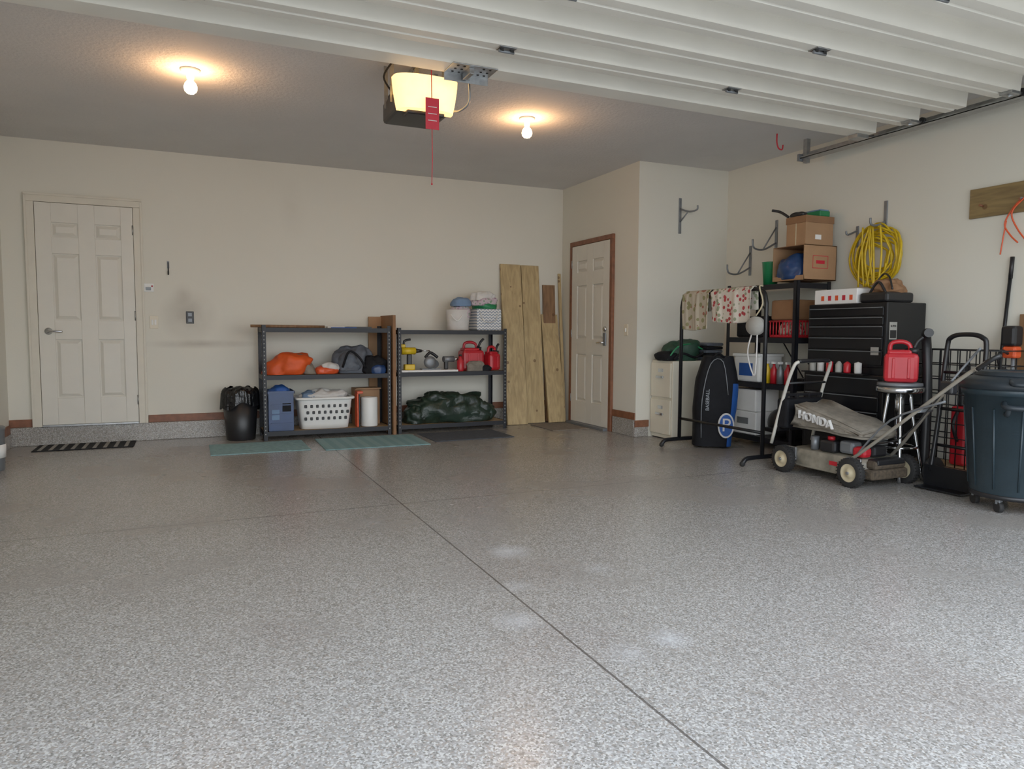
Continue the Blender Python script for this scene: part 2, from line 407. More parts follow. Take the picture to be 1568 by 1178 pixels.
for c in cols:
    for r in ROWS: d.frust((xb-.0125,y0+c[0]+.010,zt-r[1]+.010),(xb-.0125,y0+c[1]-.010,zt-r[0]-.010),'doorp','x-',.015,.028)
ly=y0+.07
d.lathe([(.03,0),(.03,.012),(.02,.02),(0,.02)],(xf,ly,1.10),'chrome',axis=(-1,0,0))
d.box((xf-.014,ly-.03,.92),(xf,ly+.03,1.06),'greym',.006)
d.tube([(xf-.04,ly,.955),(xf-.048,ly+.05,.955),(xf-.04,ly+.11,.95)],.010,'chrome',smooth=4)
d.cyl((xf,ly,.955),(xf-.045,ly,.955),.011,'chrome',n=10)
for hz in (.3,1.05,1.85): d.cyl((xf-.004,y1,hz-.045),(xf-.004,y1,hz+.045),.006,'steel',n=8)
d.done()
t=B('trim_door_entry')
t.box((XS-.034,6.588,.0),(XS-.0005,6.64,2.054),'brown',.003).box((XS-.034,7.47,.0),(XS-.0005,7.522,2.054),'brown',.003).box((XS-.034,6.588,2.055),(XS-.0005,7.522,2.106),'brown',.003)
t.box((XS-.09,6.64,.0),(XS-.0005,7.47,.028),'greym',.003).done()

o=B('light_switch'); 
o.box((-.345,YB-.008,1.08),(-.272,YB-.0005,1.2),'plate',.003).box((-.33,YB-.014,1.115),(-.313,YB-.008,1.165),'white',.002).box((-.304,YB-.014,1.115),(-.287,YB-.008,1.165),'white',.002).done()
o=B('door_opener_button'); o.box((-.385,YB-.01,1.43),(-.30,YB-.0005,1.51),'white',.003).box((-.37,YB-.016,1.445),(-.325,YB-.01,1.475),'greym',.002).ball((-.315,YB-.012,1.485),.008,'red',8).done()
o=B('utility_hook'); o.tube([(-.17,YB-.004,1.72),(-.17,YB-.01,1.62),(-.17,YB-.04,1.6),(-.17,YB-.045,1.63)],.006,'rubber',smooth=4).box((-.18,YB-.008,1.66),(-.16,YB-.0005,1.73),'greym',.002).done()
o=B('wall_outlet'); o.box((-.025,YB-.008,1.13),(.045,YB-.0005,1.25),'black',.003).box((-.008,YB-.012,1.145),(.028,YB-.008,1.18),'greym',.003).box((-.008,YB-.012,1.2),(.028,YB-.008,1.235),'greym',.003).done()
o=B('light_switch'); o.box((XS-.008,6.315,1.03),(XS-.0005,6.385,1.15),'plate',.003).box((XS-.016,6.342,1.07),(XS-.008,6.358,1.11),'white',.002).done()
o=B('wall_outlet'); o.box((XR-.008,3.86,1.04),(XR-.0005,3.93,1.16),'plate',.003).box((XR-.012,3.88,1.055),(XR-.008,3.91,1.085),'white',.002).box((XR-.012,3.88,1.11),(XR-.008,3.91,1.14),'white',.002).done()

# ---------------------------------------------------------------- overhead door
dy=B('garage_door_panels')
ribs=[4.12,3.76,3.41,3.06,2.71,2.36,2.01]
zr0,zr1=2.605,2.70
prof=[(4.20,2.715),(4.20,zr0)]
hw=.075
for i,r in enumerate(ribs):
    a=r+hw if i else 4.20
    if i: prof+=[(a+.010,zr1),(a,zr0)]
    prof+=[(r+.012,zr0),(r+.006,zr0+.012),(r-.006,zr0+.012),(r-.012,zr0)] if i else []
    prof+=[(r-hw,zr0),(r-hw-.010,zr1)]
prof+=[(1.80,zr1),(1.80,2.715)]
n=len(prof); xa,xb_=-1.15,4.87
V=[(xa,y,z) for y,z in prof]+[(xb_,y,z) for y,z in prof]
F=[(i,(i+1)%n,n+(i+1)%n,n+i) for i in range(n)]+[tuple(range(n)),tuple(n+i for i in reversed(range(n)))]
dy.add(V,F,'doorw')
def hinge(b,x,y):
    b.box((x-.05,y-.035,zr0-.006),(x+.05,y+.035,zr0),'steel',.002)
    b.tube([(x-.045,y,zr0-.018),(x+.045,y,zr0-.018)],.009,'greym',n=8)
    b.box((x-.04,y-.012,zr0-.02),(x-.02,y+.012,zr0-.004),'rubber').box((x+.02,y-.012,zr0-.02),(x+.04,y+.012,zr0-.004),'rubber')
for y in (3.72,3.02,2.32):
    for x in (.06,1.62,3.18): hinge(dy,x,y)
    dy.box((4.78,y-.04,zr0-.02),(4.87,y+.04,zr0),'steel',.003); dy.tube([(4.8,y,zr0-.03),(4.97,y,zr0+.018)],.008,'steel'); dy.cyl((4.94,y,zr0+.018),(4.965,y,zr0+.018),.024,'rubber',n=14)
dy.box((4.74,4.10,zr0-.03),(4.86,4.19,zr0),'steel',.003).tube([(4.8,4.15,zr0-.02),(4.97,4.15,zr0+.018)],.008,'steel')
dy.box((1.42,4.02,zr0-.006),(1.70,4.19,zr0),'steel',.002).box((1.42,4.185,zr0-.05),(1.70,4.19,zr0),'steel',.001)
dy.box((1.53,4.05,zr0-.04),(1.56,4.17,zr0-.006),'steel',.002)
for x in (1.46,1.5,1.62,1.66):
    for y in (4.05,4.1,4.15): dy.cyl((x,y,zr0-.008),(x,y,zr0-.004),.008,'rubber',n=8)
dy.done()
tr=B('door_track')
for x in (4.985,-1.27):
    tr.box((x-.03,1.6,2.60),(x+.03,4.92,2.605),'steel').box((x+.025,1.6,2.60),(x+.03,4.92,2.655),'steel').box((x-.03,1.6,2.60),(x-.025,4.92,2.615),'steel')
    tr.box((x+.03,1.6,2.60),(x+.08,4.92,2.605),'steel')
    tr.box((x+.0,4.84,2.56),(x+.04,4.88,HC-.0005),'steel').box((x+.0,2.9,2.6),(x+.04,2.94,HC-.0005),'steel')
    tr.box((x-.04,4.885,2.58),(x+.06,4.91,2.64),'greym',.002)
    tr.tube([(x+.02,1.36,2.2),(x+.02,1.42,2.45),(x+.02,1.6,2.61)],.02,'steel',smooth=4).tube([(x+.02,1.36,0.0),(x+.02,1.36,2.2)],.02,'steel')
tr.done()
op=B('garage_door_opener')
op.box((1.20,4.42,2.425),(1.54,4.80,2.56),'black',.02).box((1.22,4.45,2.55),(1.52,4.78,2.60),'black',.015)
op.box((1.25,4.38,2.395),(1.49,4.48,2.44),'black',.01)
def lens(u,v):
    ang=math.pi*(u); x=1.37-.205*math.cos(ang); yy=4.43-.13*math.sin(ang)**.5 if 0<u<1 else 4.43
    z=2.415+v*.195; k=1-.14*(1-v)**1.5
    return (1.37+(x-1.37)*k,4.43-(4.43-yy)*k,z)
op.grid(lens,24,6,'lens')
L=[lens(i/24,0) for i in range(25)]; op.add(L,[tuple(range(25))],'lens'); L=[lens(i/24,1) for i in range(25)]; op.add(L,[tuple(reversed(range(25)))],'lens')
for x in (1.2,1.54):
    op.box((x-.012,4.55,2.5),(x+.012,4.554,HC-.0005),'steel').box((x-.012,4.70,2.5),(x+.012,4.704,HC-.0005),'steel')
op.box((1.19,4.54,2.60),(1.55,4.57,2.612),'steel')
op.box((1.345,1.45,2.722),(1.375,4.75,2.75),'steel')
op.box((1.345,4.55,2.59),(1.375,4.58,2.73),'steel')
op.tube([(1.545,4.12,2.585),(1.60,4.24,2.56),(1.62,4.30,2.48),(1.58,4.36,2.44),(1.55,4.44,2.46)],.007,'steel',smooth=5)
op.tube([(1.21,4.6,2.58),(1.15,4.56,2.65),(1.2,4.52,2.74)],.006,'rubber',smooth=5)
op.tube([(1.37,4.28,2.70),(1.37,4.27,2.46)],.003,'redtag').box((1.33,4.265,2.28),(1.415,4.269,2.465),'redtag',.001)
for i in range(3): op.box((1.345,4.2645,2.33+i*.04),(1.40,4.2655,2.334+i*.04),'clothw')
op.tube([(1.37,4.267,2.29),(1.372,4.267,2.1),(1.368,4.267,1.96)],.0025,'redtag').ball((1.368,4.267,1.955),.006,'redtag',8)
op.done()
for nx,(x,y) in enumerate([(.048,5.30),(2.506,5.336)]):
    o=B('ceiling_light_fixture')
    o.lathe([(.0,0),(.062,0),(.062,-.008),(.045,-.018),(.026,-.026),(.022,-.06),(0,-.06)],(x,y,HC-.0005),'white')
    o.lathe([(.013,0),(.016,-.012),(.032,-.03),(.040,-.05),(.041,-.06),(.036,-.08),(.022,-.094),(0,-.1)],(x,y,HC-.058),'bulb')
    o.done()
o=B('ceiling_hook'); o.tube([(4.64,4.84,HC),(4.64,4.84,2.70),(4.66,4.84,2.65),(4.70,4.84,2.64),(4.71,4.84,2.68)],.006,'redtag',smooth=5).done()

# ---------------------------------------------------------------- shelving units (back wall)
def shelf(name,x0,x1,y0,y1,levels,h,pm='steelb',bm_='osb'):
    s=B(name); w=.038
    for x,sx in ((x0,1),(x1,-1)):
        for y,sy in ((y0,1),(y1,-1)):
            s.box((min(x,x+sx*w),min(y,y+sy*.003),0),(max(x,x+sx*w),max(y,y+sy*.003),h),pm)
            s.box((min(x,x+sx*.003),min(y,y+sy*w),0),(max(x,x+sx*.003),max(y,y+sy*w),h),pm)
            z=.06
            while z<h-.04:
                xx=x+sx*w*.5
                if sy==1: s.box((xx-.004,y-.001,z),(xx+.004,y,z+.012),'slot')
                if sx==1: s.box((x-.001,y+sy*w*.5-.003,z),(x,y+sy*w*.5+.003,z+.009),'slot')
                z+=.038
    for z in levels:
        s.box((x0+.004,y0+.009,z-.014),(x1-.004,y1-.009,z),bm_)
        for y,sy in ((y0,1),(y1,-1)):
            ya_,yb_=sorted((y+sy*.003,y+sy*.008)); s.box((x0+.003,ya_,z-.04),(x1-.003,yb_,z+.004),pm)
        for x,sx in ((x0,1),(x1,-1)):
            xa_,xb2=sorted((x+sx*.003,x+sx*.008)); s.box((xa_,y0+.008,z-.04),(xb2,y1-.008,z+.004),pm)
    s.done()
SY0,SY1=7.26,7.70
shelf('steel_shelving_unit',.63,1.885,SY0,SY1,[.085,.63,1.09],1.12)
shelf('steel_shelving_unit',1.955,3.18,SY0,SY1,[.085,.635,1.075],1.10)
z1=.0893
o=B('wooden_stick'); o.tube([(.54,7.40,1.1095),(1.25,7.44,1.106)],.014,'dwood',n=10).done()
o=B('folded_cloth'); o.box((1.27,7.38,1.0915),(1.44,7.5,1.112),'clothw',.006).box((1.46,7.4,1.0915),(1.72,7.55,1.11),'black',.004).box((1.3,7.33,1.0915),(1.55,7.37,1.102),'bluef',.003).done()
o=B('cardboard_sheet'); o.box((1.895,7.22,0.0),(1.925,7.74,1.23),'card2').box((1.76,7.712,0.0),(1.925,7.742,1.22),'card').done()
M63=.6345
o=B('orange_sleeping_bag'); o.blob((.87,7.47,M63),(.205,.17,.14),'orange',.35,6,seed=1,tilt=.3).blob((1.10,7.43,M63),(.07,.09,.13),'lgreyf',.35,8,seed=2,tilt=-.5).done()
o=B('folded_clothing'); o.blob((1.26,7.42,M63),(.11,.12,.055),'orangep',.35,9,seed=3).blob((1.29,7.40,M63+.035),(.10,.08,.05),'clothw',.45,10,seed=5).done()
o=B('grey_duffel_bag'); o.blob((1.56,7.50,M63),(.22,.16,.175),'greyf',.45,6,seed=4).blob((1.48,7.38,M63+.03),(.10,.07,.11),'greyf',.5,9,seed=9).tube([(1.4,7.31,.7),(1.46,7.27,.86),(1.56,7.27,.8),(1.62,7.27,.7)],.012,'blackf',smooth=5).done()
o=B('helmet_bag'); o.blob((1.73,7.34,M63-.0),(.12,.075,.12),'blackf',.35,8,seed=6).blob((1.76,7.29,M63),(.08,.045,.06),'bluep',.3,9,seed=7).done()
o=B('blue_storage_bin')
x=.68
o.box((x,7.28,z1),(x+.005,7.6,.47),'bluep').box((x+.23,7.28,z1),(x+.235,7.6,.47),'bluep').box((x,7.28,z1),(x+.235,7.285,.47),'bluep').box((x,7.595,z1),(x+.235,7.6,.47),'bluep').box((x,7.28,z1),(x+.235,7.6,z1+.006),'bluep')
o.box((x-.012,7.27,.455),(x+.247,7.275,.48),'bluep').box((x-.012,7.605,.455),(x+.247,7.61,.48),'bluep').box((x-.012,7.27,.455),(x-.006,7.61,.48),'bluep').box((x+.241,7.27,.455),(x+.247,7.61,.48),'bluep')
for i in range(3): o.box((x+.02,7.27,.16+i*.09),(x+.215,7.28,.17+i*.09),'bluep')
o.box((x+.03,7.274,.2),(x+.10,7.28,.3),'ltblue').box((x+.13,7.274,.28),(x+.21,7.28,.36),'blackf').blob((x+.12,7.44,.40),(.1,.13,.08),'bluef',.4,9,seed=8)
o.done()
o=B('laundry_basket')
bx0,bx1,by0,by1,bz0,bz1=.955,1.50,7.27,7.62,z1,.40
def bk(a,z,off=0):
    k=(z-bz0)/(bz1-bz0); ex=.04*(k-1); hx=(bx1-bx0)/2+ex-off; hy=(by1-by0)/2+ex-off
    c,s_=math.cos(a),math.sin(a); p=.35
    return ((bx0+bx1)/2+math.copysign(abs(c)**p,c)*hx,(by0+by1)/2+math.copysign(abs(s_)**p,s_)*hy,z)
N=72
zs=[bz0,bz0+.05,bz0+.1,bz0+.15,bz0+.2,bz0+.255,bz1]
V=[bk(2*math.pi*(j+.5)/N,z) for z in zs for j in range(N)]
F=[]
for i in range(len(zs)-1):
    for j in range(N): 
        F.append((i*N+j,i*N+(j+1)%N,(i+1)*N+(j+1)%N,(i+1)*N+j))
F.append(tuple(reversed(range(N))))
o.add(V,F,'white',True)
o.tube([bk(2*math.pi*j/N,bz1-.005,-.012) for j in range(N)],.014,'white',closed=True)
for r_ in range(3):
    for i in range(8):
        x=bx0+.075+i*.056+(r_%2)*.02; o.box((x-.013,by0+.03*(1-(.1+.07*r_)/.31)-.0035,bz0+.09+r_*.062),(x+.013,by0+.035,bz0+.122+r_*.062),'black',.006)
o.blob((1.22,7.45,.34),(.22,.13,.09),'clothw',.45,8,seed=11).blob((1.1,7.42,.36),(.1,.09,.07),'ltblue',.35,8,seed=12)
o.done()
o=B('cardboard_box'); o.box((1.56,7.50,z1),(1.82,7.68,.47),'card').box((1.56,7.43,.465),(1.82,7.5,.475),'card').done()
o=B('paper_towel_roll'); o.lathe([(.0,0),(.083,0),(.085,.01),(.085,.29),(.078,.3),(.03,.3),(.028,.28),(0,.28)],(1.68,7.375,z1),'white').done()
o=B('orange_folding_tray'); o.box((1.54,7.30,z1),(1.556,7.41,.45),'orangep',.004).box((1.560,7.30,z1),(1.572,7.41,.42),'black',.004).box((1.54,7.29,.43),(1.60,7.41,.455),'orangep',.004).done()
o=B('fabric_storage_basket'); T2=1.0793
o.lathe([(0,0),(.11,0),(.118,.01),(.13,.22),(.122,.225),(.11,.2),(0,.19)],(2.68,7.45,T2),'clothw',sy=.95)
o.blob((2.69,7.45,T2+.17),(.115,.11,.10),'floral',.35,7,seed=15,flat=False).blob((2.71,7.45,T2+.26),(.10,.10,.06),'ltblue',.4,9,seed=16).tube([(2.57,7.36,T2+.17),(2.62,7.31,T2+.1),(2.69,7.31,T2+.17)],.006,'white',smooth=4).done()
o=B('chevron_tote_bag'); o.box((2.85,7.31,T2),(3.14,7.58,T2+.235),'chev',.015).tube([(2.88,7.305,T2+.2),(2.93,7.295,T2+.1),(3.05,7.295,T2+.1),(3.1,7.305,T2+.2)],.006,'clothw',smooth=5).blob((3.0,7.45,T2+.23),(.13,.12,.06),'greenp',.3,8,seed=17).blob((2.97,7.45,T2+.27),(.15,.12,.07),'floral',.5,8,seed=18).blob((2.97,7.43,T2+.33),(.13,.1,.06),'clothw',.5,8,seed=19).done()
M635=.6395
o=B('foam_board'); o.box((2.0,7.272,M635),(2.62,7.45,M635+.02),'paper',.004).done()
o=B('cordless_drill'); y_=7.36
bz=M635+.0205
o.box((2.05,y_-.04,bz),(2.16,y_+.04,bz+.06),'yellow',.01).box((2.08,y_-.022,bz+.05),(2.13,y_+.022,bz+.17),'black',.012).cyl((2.02,y_,bz+.2),(2.17,y_,bz+.2),.038,'yellow').cyl((2.17,y_,bz+.2),(2.24,y_,bz+.2),.025,'black',r1=.015).cyl((2.24,y_,bz+.2),(2.33,y_,bz+.2),.006,'chrome').box((2.0,y_-.03,bz+.235),(2.06,y_+.03,bz+.27),'yellow',.01).tube([(2.06,y_,bz+.22),(2.05,y_,bz+.3),(2.12,y_,bz+.32)],.012,'black',smooth=4).done()
o=B('circular_saw'); o.lathe([(0,0),(.06,0),(.065,.01),(.065,.03),(.03,.04),(0,.04)],(2.32,7.34,M635+.10),'greym',axis=(0,-1,0)).box((2.24,7.34,M635+.021),(2.45,7.43,M635+.03),'greym').tube([(2.28,7.36,M635+.15),(2.34,7.37,M635+.2),(2.42,7.37,M635+.15)],.016,'black',smooth=5).cyl((2.38,7.34,M635+.08),(2.38,7.46,M635+.08),.045,'black').done()
o=B('hand_drill'); o.cyl((2.48,7.35,M635+.13),(2.60,7.37,M635+.13),.032,'greym').box((2.49,7.33,M635+.021),(2.53,7.38,M635+.12),'black',.01).cyl((2.60,7.37,M635+.13),(2.66,7.37,M635+.13),.015,'chrome').done()
o=B('oil_bottle'); o.lathe([(0,0),(.035,0),(.038,.01),(.038,.11),(.014,.14),(.014,.16),(0,.16)],(2.665,7.33,M635),'red').lathe([(.016,0),(.016,.02),(0,.02)],(2.665,7.33,M635+.16),'black').done()
def gascan(name,c,w,d_,h,rot=0):
    o=B(name); X=Matrix.Translation(Vector(c))@Matrix.Rotation(rot,4,'Z')
    o.box((-w/2,-d_/2,0),(w/2,d_/2,h*.72),'red',.03,X=X)
    o.box((-w*.42,-d_*.40,h*.66),(w*.30,d_*.40,h*.8),'red',.03,X=X)
    for i in (-1,1): o.box((i*w*.22-.01,-d_/2-.006,h*.1),(i*w*.22+.01,-d_/2+.004,h*.6),'red',.005,X=X)
    def P(x,y,z): return tuple(X@Vector((x,y,z)))
    o.tube([P(-w*.34,0,h*.72),P(-w*.3,0,h*.95),P(0,0,h),P(w*.22,0,h*.92),P(w*.26,0,h*.74)],.016,'red',smooth=5)
    o.cyl(P(w*.34,0,h*.7),P(w*.36,0,h*.84),.034,'black',n=16).tube([P(w*.36,0,h*.84),P(w*.45,0,h*1.0),P(w*.6,0,h*1.12)],.014,'black',smooth=4)
    return o
gascan('gas_can',(2.84,7.47,M635),.25,.2,.31,0).done()
gascan('gas_can',(3.07,7.42,M635),.15,.15,.26,.2).done()
o=B('work_gloves'); o.blob((2.83,7.31,M635),(.11,.035,.07),'lgreyf',.4,12,seed=21).blob((2.95,7.30,M635),(.06,.03,.04),'blackf',.3,12,seed=22).done()
o=B('green_tarp'); o.blob((2.60,7.48,.0895),(.46,.19,.19),'tarp',.5,5.5,seed=23).blob((2.48,7.45,.24),(.2,.13,.11),'tarp',.5,8,seed=24).blob((2.87,7.42,.0895),(.22,.11,.13),'tarp',.5,8,seed=27).blob((2.2,7.42,.0895),(.12,.12,.11),'tarp',.5,8,seed=28).done()

o=B('waste_bin'); c=(.44,7.50,0)
o.lathe([(0,0),(.13,0),(.135,.01),(.165,.40),(.155,.40),(.0,.06)],c,'black')
def linr(u,v):
    a=2*math.pi*u; r=.168+.010*math.sin(9*a)*v+.008*math.sin(23*a+1)+.008*v; z=.50-.17*v-.02*math.sin(5*a)-.03*math.sin(2*a+1)*v
    if v<.15: r-=.03*(1-v/.15)
    return (c[0]+r*math.cos(a),c[1]+r*math.sin(a),z)
o.grid(linr,72,10,'bag'); o.blob((c[0],c[1],.38),(.13,.13,.09),'bag',.4,12,seed=30)
o.done()

def plank(name,x0,x1,zt,m,yb=7.55,th=.022,yt=YB-.004,lean=0):
    o=B(name); L=math.hypot(zt,yt-yb)
    ang=math.atan2(yt-yb,zt)
    X=Matrix.Translation((x0,yb-th,0.006))@Matrix.Rotation(-ang,4,'X')@Matrix.Rotation(lean,4,'Y')
    o.box((0,0,0),(x1-x0,th,L-.01),m,.002,X=X); o.done()
plank('pine_plank',3.29,3.545,1.855,'pine',yb=7.50,th=.03,lean=0.008)
plank('pine_plank',3.575,3.80,1.85,'pine',yb=7.56)
plank('pine_plank',3.835,4.05,1.28,'pine',yb=7.53,th=.03,lean=0.0)
plank('dark_board',3.86,4.02,1.63,'dwood',yb=7.66,th=.02,yt=YB-.004)
plank('wood_strip',4.065,4.10,1.77,'pine',yb=7.6,th=.02)

def mat_(name,x0,x1,y0,y1,m,th=.008,rot=0):
    o=B(name); X=Matrix.Translation(((x0+x1)/2,(y0+y1)/2,0.0005))@Matrix.Rotation(rot,4,'Z')
    o.box((-(x1-x0)/2,-(y1-y0)/2,0),((x1-x0)/2,(y1-y0)/2,th),m,.003,X=X); return o
o=B('striped_doormat'); o.box((-1.28,7.35,.0005),(-.49,7.745,.008),'blackf',.003)
for i in range(9): x=-1.24+i*.084; o.box((x,7.37,.008),(x+.03,7.72,.0105),'stripe',.001)
o.done()
mat_('teal_rug',.14,.97,6.56,7.18,'teal',rot=.0).done()
mat_('teal_rug',1.09,2.06,6.47,7.18,'tealstr',rot=-.02).done()
mat_('charcoal_mat',2.14,2.98,6.60,7.19,'dmat',rot=.02).done()
o=B('doormat'); o.box((3.55,6.85,.0005),(4.0,7.42,.01),'tmat',.003).done()

# ---------------------------------------------------------------- alcove
o=B('filing_cabinet'); x0,x1,y0,y1,h=4.30,4.90,5.80,6.15,.785
o.box((x0+.02,y0,0.01),(x1,y1,h),'beige',.006)
for k in range(2):
    za=.05+k*.37; o.box((x0,y0+.012,za),(x0+.02,y1-.012,za+.345),'beige',.006)
    o.box((x0-.02,y0+.11,za+.19),(x0-.012,y0+.23,za+.215),'chrome',.003).box((x0-.014,y0+.115,za+.195),(x0,y0+.125,za+.21),'chrome').box((x0-.014,y0+.215,za+.195),(x0,y0+.225,za+.21),'chrome')
    o.box((x0-.004,y0+.13,za+.25),(x0,y0+.21,za+.285),'chrome',.001)
o.box((x0+.03,y0+.02,0),(x1-.02,y1-.02,.012),'black')
o.done()
o=B('green_canvas_bag'); o.blob((4.50,5.97,.786),(.20,.14,.13),'greenb',.4,6,seed=31,tilt=.3).blob((4.38,5.95,.786),(.11,.12,.06),'blackf',.4,8,seed=32).tube([(4.35,5.83,.80),(4.45,5.82,.86),(4.6,5.82,.82),(4.70,5.82,.87)],.012,'blackf',smooth=5).tube([(4.3,5.86,.8),(4.4,5.84,.92),(4.55,5.84,.95),(4.7,5.83,.9)],.008,'greenp',smooth=5).done()
o=B('stacked_seat_cushions')
for i in range(5): o.box((4.76+i*.004,5.85,.787+i*.036),(4.97+i*.004,6.14,.787+i*.036+.032),'blackf' if i%2 else 'greyf',.014)
o.done()
o=B('wall_bracket_hook'); y=YA
o.box((4.615,y-.012,2.08),(4.645,y-.0005,2.44),'greym',.003).tube([(4.63,y-.01,2.33),(4.66,y-.12,2.29),(4.69,y-.20,2.30),(4.69,y-.21,2.34)],.009,'greym',smooth=5).tube([(4.63,y-.01,2.20),(4.65,y-.10,2.28)],.007,'greym').done()

o=B('tube_garment_rack'); X_=4.2; ya,yb2=4.44,5.52; r=.017
pts=[(X_,ya,.06),(X_,ya,1.30),(X_,ya+.03,1.39),(X_,ya+.11,1.42),(X_,(ya+yb2)/2,1.42),(X_,yb2-.11,1.42),(X_,yb2-.03,1.39),(X_,yb2,1.30),(X_,yb2,.06)]
P=[Vector(pts[0])]+crom(pts[1:4],5)+crom(pts[5:8],5)+[Vector(pts[8])]
o.tube(P,r,'blackm',n=10)
for yy in (ya,yb2):
    o.tube([(4.0,yy,.02),(4.03,yy,.055),(4.12,yy,.065),(4.6,yy,.065),(4.69,yy,.055),(4.72,yy,.02)],.019,'blackm',smooth=5,n=10)
    o.ball((4.0,yy,.022),.022,'rubber',8).ball((4.72,yy,.022),.022,'rubber',8)
o.tube([(X_,ya,.26),(X_,yb2,.26)],.013,'blackm')
o.done()
def towel(name,y0,y1,zlen,mat,seed,back=.2):
    o=B(name)
    def fn(u,v):
        y=y0+(y1-y0)*u; s_=v*(zlen+back)-back
        w=.014*math.sin(u*14+seed)*min(1,abs(s_)*5)+.006*math.sin(u*31+seed)
        if abs(s_)<.03:
            a=s_/.03*math.pi/2; return (X_-.024*math.sin(a),y,1.42+.024*math.cos(a))
        z=1.42-(abs(s_)-.03)+.01*math.sin(u*6+seed)*abs(s_)*2
        return (X_+(-.026-max(0,w)-.01 if s_>0 else .026+max(0,w)),y+.02*math.sin(s_*6+seed)*u,z)
    o.grid(fn,40,40,mat); return o.done(solid=.003)
towel('kitchen_towel',5.09,5.44,.36,'towel1',1.0)
towel('kitchen_towel',4.57,5.06,.30,'towel2',2.3)
o=B('hanging_cord_reel'); o.lathe([(.0,-.02),(.075,-.02),(.075,-.014),(.04,-.01),(.04,.01),(.075,.014),(.075,.02),(0,.02)],(4.15,4.50,1.12),'slot',axis=(1,.4,0)).tube([(4.15,4.50,1.2),(4.18,4.46,1.3),(4.18,4.5,1.43),(4.215,4.5,1.44)],.006,'tan',smooth=5).tube([(4.14,4.52,1.08),(4.13,4.56,.9),(4.15,4.5,.72),(4.14,4.47,.9),(4.15,4.48,1.06)],.006,'clothw',smooth=6).done()

o=B('baseball_backpack'); cx_,cy_=4.46,5.34
X=quadM((cx_,cy_,0),(.84,-.54,0),(.54,.84,0))
def bagf(u,v):
    a=2*math.pi*u; z=.02+.83*v
    w=.185*(1-.06*math.cos(v*6))*(1-.55*max(0,v-.75)**1.2*2.2); dpt=.13*(1-.5*max(0,v-.8)*2)
    c,s_=math.cos(a),math.sin(a); e=.6
    x=math.copysign(abs(c)**e,c)*w+ .03*(v-.5)*1.5; y=math.copysign(abs(s_)**e,s_)*dpt
    wr=1+.03*noise.noise(Vector((x*9,y*9,z*7)))
    return X@Vector((x*wr,y*wr,z))
def addw(u0,u1,off=1.0,v1=1):
    def g(u,v):
        p=bagf(u0+(u1-u0)*u,v*v1); c=X@Vector((0,0,p.z)); return c+(p-c)*off
    return g
o.grid(addw(0,1),64,24,'blackf'); o.grid(addw(.84,.97,1.02,.7),10,24,'bluef')
L=[bagf(i/32,0) for i in range(32)]; o.add(L,[tuple(range(32))],'blackf'); L=[bagf(i/32,1) for i in range(32)]; o.add(L,[tuple(reversed(range(32)))],'blackf')
o.tube([X@Vector((-.05,-.13,.82)),X@Vector((0,-.16,.88)),X@Vector((.06,-.1,.84))],.010,'blackf',smooth=5)
T=quadM(X@Vector((.085,-.15,.22)),X.to_3x3()@Vector((1,.15,0)),(0,0,1))
E=[T@Vector((.075*math.cos(2*math.pi*k/32),.115*math.sin(2*math.pi*k/32),z)) for z in (0,.006) for k in range(32)]
o.add(E,[(k,(k+1)%32,32+(k+1)%32,32+k) for k in range(32)]+[tuple(32+k for k in range(32))],'clothw')
E=[T@Vector((.062*math.cos(2*math.pi*k/32),.1*math.sin(2*math.pi*k/32),.008)) for k in range(32)]; o.add(E,[tuple(range(32))],'bluef')
o.text('P',.17,Matrix.Translation((T.to_3x3()@Vector((0,0,1)))*.010)@T,'clothw')
T=quadM(X@Vector((-.08,-.138,.45)),(0,0,1),X.to_3x3()@Vector((-1,0,0)))
o.text('BASEBALL',.045,T,'greym')
o.tube([X@Vector((-.13,-.13,.1)),X@Vector((-.13,-.14,.45)),X@Vector((-.06,-.13,.78)),X@Vector((.05,-.13,.8)),X@Vector((.1,-.14,.5))],.004,'greym',smooth=4)
o.done()

def shelfY(name):
    s=B(name); x0,x1,y0,y1,h=4.80,5.20,4.72,5.60,1.52; w=.038
    for x,sx in ((x0,1),(x1,-1)):
        for y,sy in ((y0,1),(y1,-1)):
            s.box((min(x,x+sx*.003),min(y,y+sy*w),0),(max(x,x+sx*.003),max(y,y+sy*w),h),'steelb')
            s.box((min(x,x+sx*w),min(y,y+sy*.003),0),(max(x,x+sx*w),max(y,y+sy*.003),h),'steelb')
    for z in (.10,.60,1.02,1.50):
        s.box((x0+.009,y0+.009,z-.012),(x1-.004,y1-.004,z),'steelb')
        s.box((x0+.003,y0+.003,z-.045),(x0+.008,y1-.003,z+.003),'steelb').box((x0+.008,y0+.003,z-.045),(x1-.003,y0+.008,z+.003),'steelb')
    s.tube([(x1,y0,.3),(x1,y1,1.4)],.006,'steelb')
    s.done()
shelfY('steel_shelving_unit')
o=B('cardboard_box'); zt=1.5235
x0,x1,y0,y1,h=4.81,5.19,4.66,5.02,.30
o.box((x0,y0,zt),(x1,y0+.006,zt+h),'card').box((x1-.006,y0,zt),(x1,y1,zt+h),'card').box((x0,y1-.006,zt),(x1,y1,zt+h),'card').box((x0,y0,zt),(x1,y1,zt+.006),'card').box((x0,y0,zt),(x0+.006,y1,zt+.04),'card')
o.box((x0,y0,zt+h-.005),(x1,y1,zt+h),'card2').blob((4.90,4.85,zt+.012),(.13,.155,.14),'bluep',.3,6,seed=40)
for a,b_ in (((.1,.1),(.28,.105)),((.1,.205),(.28,.21)),((.1,.1),(.105,.21)),((.275,.1),(.28,.21))): o.box((x0+a[0],y0-.001,zt+a[1]),(x0+b_[0],y0,zt+b_[1]),'redtag')
